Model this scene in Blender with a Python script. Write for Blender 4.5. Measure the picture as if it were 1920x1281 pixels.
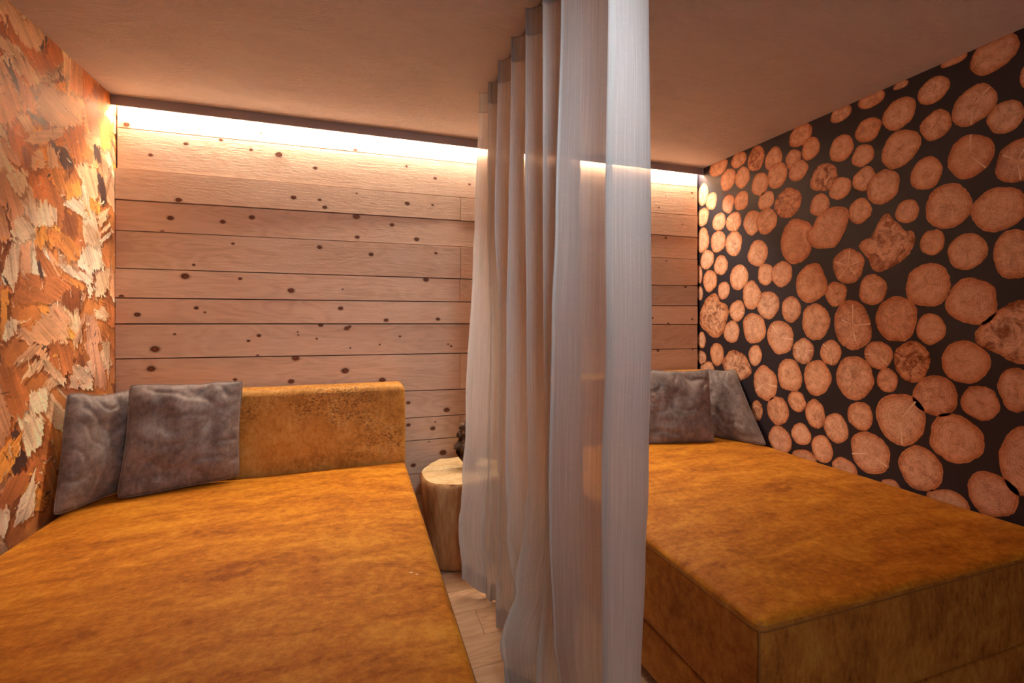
import bpy, bmesh, math, random
import numpy as np
from mathutils import Vector, Matrix, noise

for _o in list(bpy.data.objects): bpy.data.objects.remove(_o)
SC = bpy.context.scene
COL = SC.collection

# ------------------------------------------------------------------ camera
CAMP = (1.114, -2.719, 1.27)
cam_d = bpy.data.cameras.new('camera'); cam = bpy.data.objects.new('camera', cam_d); COL.objects.link(cam)
cam.location = CAMP
cam.rotation_euler = (math.radians(90), 0, math.radians(-18.3))
cam_d.sensor_width = 36; cam_d.lens = 872/1920*36; cam_d.shift_y = -0.0211
cam_d.clip_start = 0.02
SC.camera = cam

# ------------------------------------------------------------------ world, lights, exposure
SC.view_settings.view_transform = 'Standard'; SC.view_settings.look = 'None'
SC.view_settings.gamma = 1; SC.view_settings.use_curve_mapping = False
SC.view_settings.exposure = 0.85
W = bpy.data.worlds.new('world'); SC.world = W; W.use_nodes = True
W.node_tree.nodes['Background'].inputs[0].default_value = (0.66, 0.68, 0.74, 1)
W.node_tree.nodes['Background'].inputs[1].default_value = 0.58

def area(name, loc, rot, sx, sy, power, col, spread=180):
    d = bpy.data.lights.new(name, 'AREA'); d.shape = 'RECTANGLE'; d.size = sx; d.size_y = sy
    d.energy = power; d.color = col; d.spread = math.radians(spread)
    o = bpy.data.objects.new(name, d); COL.objects.link(o); o.location = loc; o.rotation_euler = rot
    return o
# recessed ceiling lamp of the passage, in front of the niche and tilted towards the curtain
area('passage_ceiling_light', (1.55, -2.42, 2.325), (math.radians(52), 0, 0), .4, .25, 4.0, (0.76, 0.88, 1.0), 85)
LED_STRENGTH = 198.0
LED_COLOR = (1.0, 0.87, 0.70, 1)
# right end 3.4368599820825585 -0.014343883991077888 -0.011809690973102027
LOGS = [(-0.143,2.312,0.0856,0.057,1,0),(-0.324,2.306,0.0648,0.0506,1,0),(-0.459,2.266,0.0648,0.0759,1,4),(-0.59,2.223,0.0613,0.0683,1,0),(-0.233,2.207,0.0686,0.0727,1,0),(-0.353,2.181,0.0579,0.0668,1,0),(-0.491,2.1,0.0613,0.0717,1,0),(-0.615,2.118,0.07,0.0762,2,0),(-0.721,2.18,0.0496,0.0536,1,0),(-0.754,2.106,0.0572,0.0592,2,0),(-0.768,2.295,0.0741,0.0608,1,0),(-0.829,2.202,0.0558,0.0632,2,0),(-0.997,2.146,0.0643,0.0684,1,0),(-0.902,2.024,0.0748,0.0739,1,4),(-0.991,1.943,0.0573,0.0572,2,0),(-0.684,1.941,0.0852,0.0827,1,4),(-0.535,1.989,0.0596,0.0562,1,0),(-0.344,2.034,0.0582,0.0621,1,0),(-0.233,2.042,0.0499,0.062,1,0),(0.004,2.166,0.0517,0.0797,1,0),(-0.08,2.098,0.0547,0.0606,2,0),(0.007,2.005,0.0604,0.0655,1,0),(-0.15,1.941,0.063,0.0615,1,0),(-0.282,1.914,0.0702,0.0653,2,3),(-0.432,1.877,0.0682,0.0802,1,0),(-0.54,1.866,0.0747,0.0796,2,0),(-0.88,1.883,0.0545,0.0605,1,0),(-0.743,1.712,0.1065,0.1259,1,0),(0.004,1.838,0.0646,0.0882,1,0),(-0.141,1.805,0.0725,0.0727,1,0),(-0.278,1.767,0.0728,0.0809,1,0),(-0.472,1.68,0.0771,0.0796,1,0),(-0.037,1.696,0.0673,0.0673,1,3),(-0.169,1.642,0.0635,0.0687,1,0),(0.044,1.599,0.0352,0.0663,1,0),(-0.067,1.544,0.0689,0.075,1,0),(-0.326,1.546,0.0777,0.0802,1,3),(-0.533,1.545,0.0586,0.0682,1,0),(-0.642,1.535,0.0725,0.0754,2,0),(-0.83,1.469,0.0925,0.1056,1,0),(-1.033,1.541,0.0781,0.0884,1,1),(-0.968,1.402,0.0564,0.0648,1,3),(-0.195,1.467,0.0568,0.0602,1,0),(-0.427,1.424,0.0723,0.086,2,0),(-0.551,1.357,0.0766,0.0826,1,0),(0.035,1.461,0.0309,0.0496,1,0),(-0.311,1.328,0.0654,0.07,1,3),(-0.263,1.191,0.0674,0.0741,1,0),(-0.446,1.218,0.0888,0.095,1,0),(-0.709,1.332,0.0635,0.0732,1,0),(-0.855,1.262,0.0839,0.1,1,0),(-0.636,1.167,0.0862,0.1004,1,3),(-0.783,1.097,0.0639,0.0728,1,1),(-0.94,1.1,0.0583,0.0662,1,3),(-1.053,1.242,0.0909,0.1248,1,1),(0.016,1.125,0.0429,0.0568,1,0),(0.016,1.001,0.0429,0.0536,1,0),(-0.132,1.035,0.066,0.078,1,0),(-0.042,0.925,0.0666,0.0523,1,0),(-0.306,0.973,0.1199,0.0968,1,2),(-0.456,1.05,0.0516,0.0649,1,0),(-0.529,0.889,0.0862,0.1036,1,3),(-0.694,0.953,0.0808,0.0937,1,0),(-0.862,0.958,0.0817,0.0944,1,0),(-1.064,0.985,0.0926,0.1065,1,0),(-0.47,0.711,0.042,0.0642,1,4),(-0.621,0.736,0.0759,0.084,1,0),(-0.744,0.813,0.0573,0.0589,1,0),(-0.854,0.766,0.0571,0.0799,1,0),(-0.633,0.572,0.0762,0.0828,1,0),(-0.768,0.637,0.06,0.0609,1,0),(-0.97,0.712,0.0656,0.0773,1,0),(-1.09,0.799,0.061,0.0704,1,0),(-0.893,0.586,0.0605,0.0738,1,0),(-0.79,0.502,0.0743,0.0549,1,0),(-1.01,0.513,0.0655,0.056,1,0),(-1.135,0.628,0.0914,0.0955,1,3),(-0.996,2.322,0.0579,0.0392,1,0),(-1.142,2.327,0.0638,0.0411,1,0),(-1.261,2.207,0.0686,0.0723,1,0),(-1.129,2.186,0.0616,0.0578,1,0),(-1.102,2.073,0.054,0.055,1,0),(-1.269,2.047,0.0804,0.0875,1,0),(-1.395,2.251,0.0578,0.0562,1,0),(-1.406,2.099,0.0588,0.0632,1,0),(-1.532,2.128,0.0721,0.078,1,3),(-1.595,2.304,0.0756,0.0752,1,0),(-1.63,2.041,0.0555,0.062,1,0),(-1.703,2.166,0.034,0.0599,1,0),(-1.467,2.341,0.0485,0.0173,1,0),(-1.269,2.334,0.0324,0.0173,1,0),(-1.522,1.93,0.079,0.0884,1,3),(-1.369,1.906,0.0615,0.0696,1,0),(-1.111,1.954,0.0558,0.0594,1,0),(-1.195,1.896,0.0741,0.0813,2,0),(-1.088,1.804,0.0546,0.0609,1,0),(-1.295,1.758,0.0475,0.0543,1,0),(-1.447,1.742,0.0833,0.096,1,0),(-1.609,1.696,0.0832,0.0861,1,0),(-1.664,1.863,0.0636,0.081,1,1),(-1.391,1.601,0.0467,0.0554,1,0),(-1.513,1.544,0.0676,0.0755,1,0),(-1.375,1.425,0.0884,0.0958,1,0),(-1.527,1.345,0.0844,0.0936,1,0),(-1.151,1.411,0.0656,0.0729,1,0),(-1.25,1.276,0.0874,0.1069,1,0),(-1.386,1.23,0.0552,0.0681,1,0),(-1.65,1.514,0.0558,0.0944,1,0),(-1.173,1.104,0.0612,0.0655,1,3),(-1.313,1.087,0.0697,0.0911,1,4),(-1.503,1.097,0.0804,0.0871,1,0),(-1.212,0.988,0.046,0.0578,1,0),(-1.401,0.946,0.0822,0.0867,1,0),(-1.553,0.941,0.0627,0.0692,1,0),(-1.662,1.008,0.0551,0.0853,1,0),(-1.27,0.82,0.0997,0.1203,1,3),(-1.477,0.776,0.0906,0.1036,1,0),(-1.347,0.62,0.0875,0.0955,1,0),(-1.685,0.747,0.0729,0.1341,1,0),(-1.59,0.591,0.0765,0.0864,1,0),(-1.446,0.504,0.0762,0.0571,1,0)]
ODD_LOGS = [([(-0.804,1.722),(-0.808,1.76),(-0.833,1.763),(-0.87,1.825),(-0.933,1.856),(-1.0,1.846),(-1.033,1.822),(-1.038,1.775),(-1.008,1.702),(-0.971,1.65),(-0.925,1.646),(-0.854,1.655),(-0.821,1.688)],2,0),([(0.026,1.34),(-0.028,1.418),(-0.103,1.458),(-0.143,1.434),(-0.164,1.397),(-0.225,1.37),(-0.238,1.315),(-0.211,1.235),(-0.191,1.184),(-0.129,1.143),(-0.079,1.155),(0.01,1.211),(0.041,1.264)],1,2),([(-1.085,1.638),(-1.109,1.662),(-1.142,1.67),(-1.186,1.749),(-1.217,1.766),(-1.241,1.731),(-1.264,1.707),(-1.288,1.671),(-1.316,1.665),(-1.329,1.638),(-1.321,1.595),(-1.299,1.554),(-1.253,1.522),(-1.186,1.496),(-1.148,1.513),(-1.128,1.563),(-1.092,1.616)],1,2),([(-1.538,1.213),(-1.549,1.241),(-1.575,1.275),(-1.617,1.313),(-1.65,1.339),(-1.682,1.344),(-1.719,1.316),(-1.734,1.234),(-1.719,1.152),(-1.682,1.107),(-1.638,1.114),(-1.617,1.134),(-1.567,1.158),(-1.542,1.179)],1,2)]
FLAKES = [('c',45,[(-0.709,2.351),(-0.481,2.354),(-0.521,2.266),(-0.623,2.234),(-0.677,2.272),(-0.733,2.326)]),('b',60,[(-0.751,2.249),(-0.703,2.266),(-0.693,2.204),(-0.721,2.175),(-0.751,2.201)]),('r',50,[(-0.69,2.292),(-0.67,2.272),(-0.616,2.238),(-0.521,2.186),(-0.616,2.205),(-0.69,2.228)]),('c',50,[(-0.696,2.225),(-0.644,2.218),(-0.544,2.175),(-0.521,2.147),(-0.573,2.116),(-0.683,2.164),(-0.745,2.174),(-0.745,2.201)]),('r',45,[(-0.521,2.266),(-0.473,2.356),(-0.378,2.349),(-0.396,2.27),(-0.513,2.19),(-0.616,2.238)]),('d',60,[(-0.521,2.296),(-0.489,2.344),(-0.477,2.346),(-0.497,2.279),(-0.517,2.263)]),('d',60,[(-0.715,2.143),(-0.677,2.145),(-0.637,2.11),(-0.637,2.063),(-0.67,2.093),(-0.709,2.119)]),('p',60,[(-0.677,2.145),(-0.588,2.11),(-0.63,2.047),(-0.637,2.091)]),('t',60,[(-0.745,2.126),(-0.709,2.132),(-0.637,2.063),(-0.63,2.019),(-0.69,1.921),(-0.745,1.925)]),('p',80,[(-0.63,2.015),(-0.588,2.105),(-0.551,2.093),(-0.544,2.042),(-0.588,2.009)]),('d',50,[(-0.573,2.116),(-0.521,2.102),(-0.544,2.062)]),('c',10,[(-0.521,2.147),(-0.36,2.24),(-0.244,2.222),(-0.244,2.102),(-0.323,2.065),(-0.448,2.021),(-0.544,2.047)]),('O',10,[(-0.44,2.18),(-0.36,2.24),(-0.36,2.196),(-0.387,2.178)]),('c',90,[(-0.387,2.349),(-0.323,2.357),(-0.323,2.241),(-0.378,2.236)]),('p',90,[(-0.323,2.357),(-0.244,2.354),(-0.244,2.234),(-0.351,2.195)]),('r',90,[(-0.244,2.354),(-0.158,2.35),(-0.163,2.294),(-0.233,2.227)]),('b',90,[(-0.158,2.344),(-0.077,2.347),(-0.077,2.285),(-0.158,2.273)]),('o',90,[(-0.077,2.347),(-0.009,2.354),(-0.015,2.293),(-0.065,2.284)]),('d',45,[(-0.414,2.256),(-0.36,2.245),(-0.405,2.223)]),('d',30,[(-0.588,2.018),(-0.489,2.025),(-0.465,2.014),(-0.521,1.997),(-0.573,1.986)]),('o',80,[(-0.124,2.179),(-0.065,2.234),(0.01,2.17),(-0.003,2.082),(-0.089,2.058)]),('w',80,[(-0.065,2.241),(0.018,2.289),(0.018,2.211)]),('c',-20,[(-0.616,1.903),(-0.521,1.977),(-0.387,2.045),(-0.378,2.016),(-0.521,1.922),(-0.581,1.906)]),('r',70,[(-0.378,2.038),(-0.233,2.1),(-0.244,2.039),(-0.158,2.028),(-0.18,1.979),(-0.284,1.928),(-0.323,1.988)]),('d',50,[(-0.465,1.958),(-0.36,1.963),(-0.313,1.935),(-0.323,1.888),(-0.378,1.871)]),('c',80,[(-0.477,1.938),(-0.44,1.941),(-0.396,1.865),(-0.473,1.842)]),('t',50,[(-0.733,1.882),(-0.703,1.876),(-0.623,1.829),(-0.651,1.802),(-0.709,1.829)]),('c',0,[(-0.573,1.86),(-0.521,1.903),(-0.489,1.888),(-0.497,1.835),(-0.573,1.811)]),('b',80,[(-0.63,1.888),(-0.588,1.894),(-0.581,1.819),(-0.623,1.834)]),('w',50,[(-0.751,1.858),(-0.709,1.829),(-0.651,1.788),(-0.727,1.764)]),('d',80,[(-0.158,2.058),(-0.101,2.066),(-0.089,1.984),(-0.147,1.99)]),('w',50,[(-0.715,1.769),(-0.588,1.807),(-0.602,1.741),(-0.637,1.706),(-0.683,1.737)]),('t',65,[(-0.751,1.758),(-0.709,1.762),(-0.623,1.688),(-0.623,1.656),(-0.657,1.547),(-0.709,1.654),(-0.751,1.67)]),('t',70,[(-0.745,1.672),(-0.709,1.65),(-0.683,1.551),(-0.721,1.518),(-0.745,1.55)]),('r',60,[(-0.551,1.789),(-0.481,1.83),(-0.396,1.802),(-0.36,1.747),(-0.36,1.66),(-0.396,1.616),(-0.505,1.712),(-0.566,1.717)]),('o',60,[(-0.513,1.84),(-0.396,1.876),(-0.351,1.793),(-0.387,1.767)]),('c',60,[(-0.304,1.922),(-0.135,1.957),(-0.112,1.867),(-0.135,1.801),(-0.191,1.811)]),('d',80,[(-0.13,1.935),(-0.065,1.93),(-0.034,1.812),(-0.089,1.799)]),('O',60,[(-0.369,1.82),(-0.264,1.861),(-0.244,1.798),(-0.36,1.752)]),('O',60,[(-0.191,1.805),(-0.101,1.809),(-0.101,1.754),(-0.18,1.754)]),('w',20,[(-0.378,1.742),(-0.274,1.784),(-0.223,1.762),(-0.244,1.712),(-0.323,1.723),(-0.378,1.726)]),('b',60,[(-0.378,1.71),(-0.284,1.714),(-0.284,1.636),(-0.36,1.573),(-0.378,1.635)]),('w',70,[(-0.592,1.72),(-0.559,1.694),(-0.544,1.668),(-0.489,1.746),(-0.473,1.71),(-0.414,1.692),(-0.418,1.654),(-0.481,1.626),(-0.544,1.609),(-0.595,1.633),(-0.627,1.674),(-0.588,1.673)]),('w',40,[(-0.651,1.626),(-0.595,1.628),(-0.566,1.595),(-0.588,1.553),(-0.637,1.555),(-0.68,1.534)]),('o',35,[(-0.489,1.625),(-0.396,1.616),(-0.244,1.574),(-0.284,1.506),(-0.448,1.56),(-0.481,1.575)]),('O',80,[(-0.544,1.609),(-0.489,1.625),(-0.481,1.575),(-0.513,1.53),(-0.559,1.543)]),('c',50,[(-0.244,1.689),(-0.18,1.695),(-0.089,1.67),(-0.077,1.61),(-0.135,1.596),(-0.223,1.606)]),('r',50,[(-0.089,1.602),(-0.009,1.608),(-0.015,1.524),(-0.089,1.529)]),('w',60,[(-0.284,1.495),(-0.233,1.581),(-0.191,1.605),(-0.101,1.564),(-0.089,1.516),(-0.18,1.471)]),('t',80,[(-0.651,1.534),(-0.581,1.559),(-0.573,1.473),(-0.588,1.424),(-0.63,1.439)]),('w',80,[(-0.67,1.526),(-0.63,1.532),(-0.637,1.447),(-0.664,1.376),(-0.683,1.383),(-0.721,1.399),(-0.703,1.476)]),('r',20,[(-0.581,1.434),(-0.396,1.44),(-0.284,1.394),(-0.448,1.332),(-0.651,1.335),(-0.664,1.371)]),('d',80,[(-0.547,1.501),(-0.525,1.484),(-0.505,1.436),(-0.521,1.419)]),('o',30,[(-0.44,1.488),(-0.264,1.435),(-0.223,1.409),(-0.264,1.395),(-0.396,1.44)]),('w',30,[(-0.44,1.499),(-0.396,1.488),(-0.351,1.504),(-0.284,1.473),(-0.158,1.479),(-0.169,1.383),(-0.191,1.364),(-0.212,1.433),(-0.284,1.444),(-0.378,1.474)]),('b',80,[(-0.378,1.388),(-0.264,1.406),(-0.244,1.339),(-0.323,1.303),(-0.396,1.334)]),('c',60,[(-0.135,1.475),(-0.009,1.525),(-0.022,1.422),(-0.077,1.388),(-0.135,1.366)]),('c',-35,[(-0.135,1.74),(-0.028,1.795),(-0.015,1.766),(-0.101,1.686)]),('w',-35,[(-0.101,1.631),(0.004,1.699),(0.004,1.68),(-0.089,1.615)]),('c',-35,[(-0.101,1.668),(-0.009,1.735),(-0.009,1.716),(-0.077,1.666)]),('t',35,[(-0.44,1.332),(-0.337,1.292),(-0.351,1.182),(-0.448,1.161),(-0.581,1.192),(-0.551,1.265),(-0.481,1.29)]),('O',85,[(-0.721,1.368),(-0.69,1.383),(-0.683,1.324),(-0.709,1.198),(-0.724,1.199)]),('w',70,[(-0.709,1.27),(-0.644,1.279),(-0.651,1.233),(-0.683,1.22),(-0.709,1.198)]),('p',75,[(-0.223,1.293),(-0.169,1.3),(-0.101,1.221),(-0.077,1.165),(-0.212,1.171)]),('c',20,[(-0.158,1.312),(-0.065,1.332),(-0.022,1.295),(-0.065,1.27),(-0.135,1.276)]),('t',-70,[(-0.284,1.225),(-0.233,1.305),(-0.223,1.293),(-0.284,1.179),(-0.313,1.181)]),('r',70,[(-0.472,1.188),(-0.347,1.183),(-0.302,1.115),(-0.314,1.05),(-0.401,1.047),(-0.481,1.11)]),('b',80,[(-0.267,1.139),(-0.205,1.073),(-0.167,0.992),(-0.218,0.97),(-0.291,1.087)]),('t',-35,[(-0.663,1.126),(-0.573,1.181),(-0.491,1.171),(-0.481,1.134),(-0.573,1.135),(-0.648,1.102)]),('r',65,[(-0.731,1.116),(-0.671,1.121),(-0.623,1.066),(-0.573,0.986),(-0.607,0.941),(-0.671,0.926),(-0.724,1.042)]),('c',-50,[(-0.623,1.05),(-0.573,1.118),(-0.491,1.135),(-0.481,1.11),(-0.555,1.076)]),('c',50,[(-0.491,1.123),(-0.358,1.029),(-0.38,1.009),(-0.51,1.083)]),('c',40,[(-0.302,1.082),(-0.205,1.073),(-0.167,0.992),(-0.167,0.96),(-0.347,0.995)]),('p',78,[(-0.237,1.178),(-0.127,1.173),(-0.042,0.99),(-0.056,0.948),(-0.14,0.96),(-0.18,1.084)]),('c',85,[(-0.092,1.172),(-0.009,1.168),(-0.024,0.988)]),('w',60,[(-0.573,1.009),(-0.467,1.012),(-0.481,0.935),(-0.546,0.906),(-0.581,0.947)]),('p',65,[(-0.753,1.061),(-0.724,1.031),(-0.679,0.938),(-0.687,0.875),(-0.753,0.829)]),('d',60,[(-0.671,0.915),(-0.644,0.887),(-0.656,0.846),(-0.679,0.873)]),('w',60,[(-0.615,0.914),(-0.5,0.903),(-0.51,0.815),(-0.59,0.773),(-0.623,0.86)]),('O',-45,[(-0.753,0.824),(-0.679,0.862),(-0.623,0.871),(-0.64,0.798),(-0.753,0.715)]),('d',60,[(-0.632,0.818),(-0.59,0.778),(-0.623,0.749),(-0.663,0.728),(-0.679,0.755)]),('r',-50,[(-0.702,0.719),(-0.555,0.751),(-0.564,0.719),(-0.632,0.651),(-0.717,0.629),(-0.731,0.676)]),('b',-50,[(-0.687,0.633),(-0.632,0.657),(-0.607,0.597),(-0.671,0.584)]),('w',-60,[(-0.632,0.64),(-0.546,0.725),(-0.555,0.566),(-0.663,0.554)]),('w',80,[(-0.753,0.633),(-0.702,0.655),(-0.679,0.603),(-0.709,0.546),(-0.753,0.555)])]
ROWS = [(2.212, 2.22, 2.22, 2.225), (2.012, 2.01, 2.015, 2.021), (1.859, 1.87, 1.865, 1.864), (1.708, 1.713, 1.706, 1.707), (1.524, 1.519, 1.512, 1.519), (1.379, 1.38, 1.37, 1.373), (1.252, 1.248, 1.24, 1.239), (1.081, 1.07, 1.067, 1.065), (0.879, 0.854, 0.854, 0.854), (0.7, 0.7, 0.7, 0.7), (0.567, 0.567, 0.567, 0.567), (0.373, 0.373, 0.373, 0.373)]
KNOTS = [(0.0349,2.2295,0.0127),(0.1341,2.0899,0.0099),(0.2842,2.1633,0.0101),(0.4396,2.2014,0.0093),(0.5773,2.1667,0.0095),(0.7103,2.1563,0.0171),(0.8902,2.102,0.0109),(0.6243,2.261,0.0063),(1.0986,2.2255,0.0101),(1.3812,2.1629,0.007),(1.5469,2.1091,0.0095),(1.7549,2.0915,0.0073),(0.2549,1.8745,0.0131),(0.7825,1.9301,0.013),(0.9135,1.9289,0.0088),(0.94,1.8903,0.011),(1.3846,1.9462,0.0128),(1.5316,1.9495,0.0071),(0.219,1.7812,0.013),(0.4487,1.7784,0.0114),(0.582,1.8104,0.0126),(1.1039,1.8511,0.0168),(1.299,1.8165,0.0115),(1.1092,1.7357,0.0112),(1.4384,1.7413,0.0128),(0.1843,1.7099,0.009),(0.495,1.667,0.0073),(0.9135,1.6688,0.0121),(1.1835,1.6413,0.0125),(1.5504,1.6646,0.0083),(0.3198,1.5502,0.0071),(0.2833,1.4911,0.0172),(0.529,1.4848,0.0084),(0.7707,1.4279,0.0151),(1.4917,1.5068,0.0141),(1.0321,1.4409,0.0045),(0.018,1.3847,0.0098),(1.106,1.9815,0.0056),(0.0813,1.2963,0.0118),(0.3312,1.3308,0.0092),(0.3682,1.3086,0.0051),(1.0217,1.3342,0.0122),(1.2656,1.2685,0.0114),(1.5623,1.2744,0.0107),(0.2378,1.1983,0.006),(0.6167,1.1872,0.0095),(0.567,1.1594,0.0074),(0.1549,1.1245,0.0179),(0.9186,1.2411,0.011),(1.0531,1.2228,0.0123),(1.0689,1.2328,0.0078),(0.8032,1.2047,0.0043),(0.8062,1.1885,0.0043),(0.8983,1.1667,0.0055),(1.0721,1.1131,0.0045),(1.3427,1.1749,0.0058),(1.2304,1.1294,0.0046),(1.6412,1.113,0.006),(1.6232,1.1253,0.0048),(0.6092,1.0817,0.0063),(0.7933,1.0632,0.0162),(0.1383,1.0275,0.0159),(1.0447,0.9865,0.0178),(0.5051,0.9591,0.0083),(0.7707,0.9387,0.014),(1.2447,0.9259,0.016),(1.3903,0.7888,0.0105),(1.6148,0.7333,0.0155),(1.5316,0.6297,0.013),(1.3903,0.6598,0.0105),(1.5469,0.6676,0.0047),(1.5932,0.4813,0.0178),(1.4189,0.4224,0.0128),(3.3852,2.1809,0.0073),(3.1056,2.0533,0.0064),(3.3958,2.1442,0.0037),(3.1632,2.1373,0.0037),(3.1632,1.8458,0.0083),(3.3027,1.9503,0.0046),(3.1632,1.6841,0.0055),(3.3251,1.5039,0.0083),(3.0485,1.2821,0.0064),(3.3807,1.275,0.0073),(3.1777,1.243,0.0083),(3.0941,1.057,0.0092),(3.3852,1.0573,0.0055)]
# seams X [0.327, 1.305, 1.694, 1.691, 1.688, 1.688, 1.688]
FOLDS = [(-0.6, [(0.108, 1.57), (0.284, 1.555), (0.824, 1.586), (1.569, 1.621), (1.719, 1.629), (2.333, 1.654)]), (-0.7, [(0.069, 1.678), (0.31, 1.673), (0.551, 1.668), (1.27, 1.676), (1.702, 1.668), (2.368, 1.666)]), (-0.88, [(-0.004, 1.653), (0.173, 1.649), (0.611, 1.653), (1.27, 1.665), (1.665, 1.646), (2.363, 1.66)]), (-1.05, [(0.027, 1.635), (0.263, 1.662), (0.467, 1.643), (0.668, 1.641), (1.27, 1.645), (1.632, 1.652), (2.357, 1.66)]), (-1.22, [(0.044, 1.58), (0.166, 1.569), (0.363, 1.622), (0.54, 1.649), (0.721, 1.664), (1.27, 1.66), (1.599, 1.658), (2.357, 1.656)]), (-1.39, [(0.158, 1.63), (0.45, 1.652), (0.613, 1.659), (0.777, 1.661), (1.27, 1.654), (2.254, 1.652)]), (-1.51, [(0.24, 1.658), (0.366, 1.641), (0.67, 1.625), (0.82, 1.622), (1.27, 1.631), (1.541, 1.641), (2.177, 1.658)]), (-1.7, [(0.348, 1.792), (0.659, 1.806), (0.861, 1.817), (1.27, 1.827), (1.516, 1.825), (2.088, 1.821)]), (-1.79, [(0.453, 1.636), (0.91, 1.635), (1.27, 1.647), (1.486, 1.645), (1.993, 1.653)])]

# ------------------------------------------------------------------ helpers
def lin(c):
    return tuple(((v/255)/12.92 if v/255 <= .04045 else ((v/255+.055)/1.055)**2.4) for v in c[:3]) + (1,)

class NT:
    """tiny node graph helper"""
    def __init__(s, name, rough=.7, spec=.3):
        s.m = bpy.data.materials.new(name); s.m.use_nodes = True
        s.t = s.m.node_tree; s.b = s.t.nodes['Principled BSDF']
        s.b.inputs['Roughness'].default_value = rough
        s.b.inputs['Specular IOR Level'].default_value = spec
    def n(s, typ, **kw):
        nd = s.t.nodes.new(typ)
        for k, v in kw.items():
            if k.startswith('i_'):
                key = k[2:].replace('_', ' ')
                nd.inputs[key].default_value = v
            else: setattr(nd, k, v)
        return nd
    def l(s, a, b): s.t.links.new(a, b); return b
    def coord(s, which='Object'): return s.n('ShaderNodeTexCoord').outputs[which]
    def mapping(s, vec, scale=(1,1,1), loc=(0,0,0), rot=(0,0,0)):
        m = s.n('ShaderNodeMapping'); s.l(vec, m.inputs['Vector'])
        m.inputs['Scale'].default_value = scale; m.inputs['Location'].default_value = loc; m.inputs['Rotation'].default_value = rot
        return m.outputs[0]
    def noise(s, vec, scale=5, detail=4, rough=.55, dist=0):
        n = s.n('ShaderNodeTexNoise'); s.l(vec, n.inputs['Vector'])
        n.inputs['Scale'].default_value = scale; n.inputs['Detail'].default_value = detail
        n.inputs['Roughness'].default_value = rough; n.inputs['Distortion'].default_value = dist
        return n.outputs['Fac']
    def ramp(s, fac, stops):
        r = s.n('ShaderNodeValToRGB'); s.l(fac, r.inputs[0]); e = r.color_ramp.elements
        while len(e) < len(stops): e.new(.5)
        for q, (p, c) in zip(e, stops):
            q.position = p; q.color = c if len(c) == 4 else tuple(c)+(1,)
        return r.outputs[0]
    def mix(s, fac, a, b, mode='MIX'):
        m = s.n('ShaderNodeMix', data_type='RGBA', blend_type=mode)
        for sock, v in ((m.inputs[0], fac), (m.inputs[6], a), (m.inputs[7], b)):
            if hasattr(v, 'is_output'): s.l(v, sock)
            else: sock.default_value = v
        return m.outputs[2]
    def math(s, op, a, b=0.0, clamp=False):
        m = s.n('ShaderNodeMath', operation=op, use_clamp=clamp)
        for sock, v in ((m.inputs[0], a), (m.inputs[1], b)):
            if hasattr(v, 'is_output'): s.l(v, sock)
            else: sock.default_value = v
        return m.outputs[0]
    def bump(s, h, strength=.3, dist=.002):
        b = s.n('ShaderNodeBump'); s.l(h, b.inputs['Height'])
        b.inputs['Strength'].default_value = strength; b.inputs['Distance'].default_value = dist
        s.l(b.outputs[0], s.b.inputs['Normal']); return b.outputs[0]
    def color(s, c): s.l(c, s.b.inputs['Base Color']); return s
    def attr(s, name, out='Color'): return s.n('ShaderNodeAttribute', attribute_name=name).outputs[out]

def obj(name, verts, faces, mats, parent=None, mi=None, smooth=False, loc=None):
    me = bpy.data.meshes.new(name)
    me.from_pydata([tuple(map(float, v)) for v in verts], [], [tuple(f) for f in faces])
    if not isinstance(mats, (list, tuple)): mats = [mats]
    for m in mats: me.materials.append(m)
    if mi is not None: me.polygons.foreach_set('material_index', mi)
    if smooth: me.polygons.foreach_set('use_smooth', [True]*len(me.polygons))
    me.update()
    o = bpy.data.objects.new(name, me); COL.objects.link(o)
    if parent: o.parent = parent
    if loc: o.location = loc
    return o
def empty(name, loc, label, cat, group=None):
    o = bpy.data.objects.new(name, None); COL.objects.link(o); o.location = loc; o.empty_display_size = .1
    return tag(o, label, cat, group)
def tag(o, label, cat, group=None):
    o['label'] = label; o['category'] = cat
    if group: o['group'] = group
    return o
def struct(o): o['kind'] = 'structure'; return o
class MB:
    def __init__(s): s.v = []; s.f = []; s.m = []; s.c = []
    def quad(s, pts, mi=0, c=None):
        b = len(s.v); s.v += pts; s.f.append(tuple(range(b, b+len(pts)))); s.m.append(mi); s.c.append(c)
    def box(s, a, b, mi=0, c=None):
        (x0,y0,z0),(x1,y1,z1) = a, b
        p = [(x0,y0,z0),(x1,y0,z0),(x1,y1,z0),(x0,y1,z0),(x0,y0,z1),(x1,y0,z1),(x1,y1,z1),(x0,y1,z1)]
        k = len(s.v); s.v += p
        for f in ((0,3,2,1),(4,5,6,7),(0,1,5,4),(1,2,6,5),(2,3,7,6),(3,0,4,7)):
            s.f.append(tuple(k+i for i in f)); s.m.append(mi); s.c.append(c)
    def hexa(s, p, mi=0, c=None):
        k = len(s.v); s.v += p
        for f in ((0,3,2,1),(4,5,6,7),(0,1,5,4),(1,2,6,5),(2,3,7,6),(3,0,4,7)):
            s.f.append(tuple(k+i for i in f)); s.m.append(mi); s.c.append(c)
def face_color(o, name, cols):
    me = o.data; a = me.color_attributes.new(name, 'FLOAT_COLOR', 'CORNER')
    out = []
    for p, c in zip(me.polygons, cols): out += list(c)*p.loop_total
    a.data.foreach_set('color', out)
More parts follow.
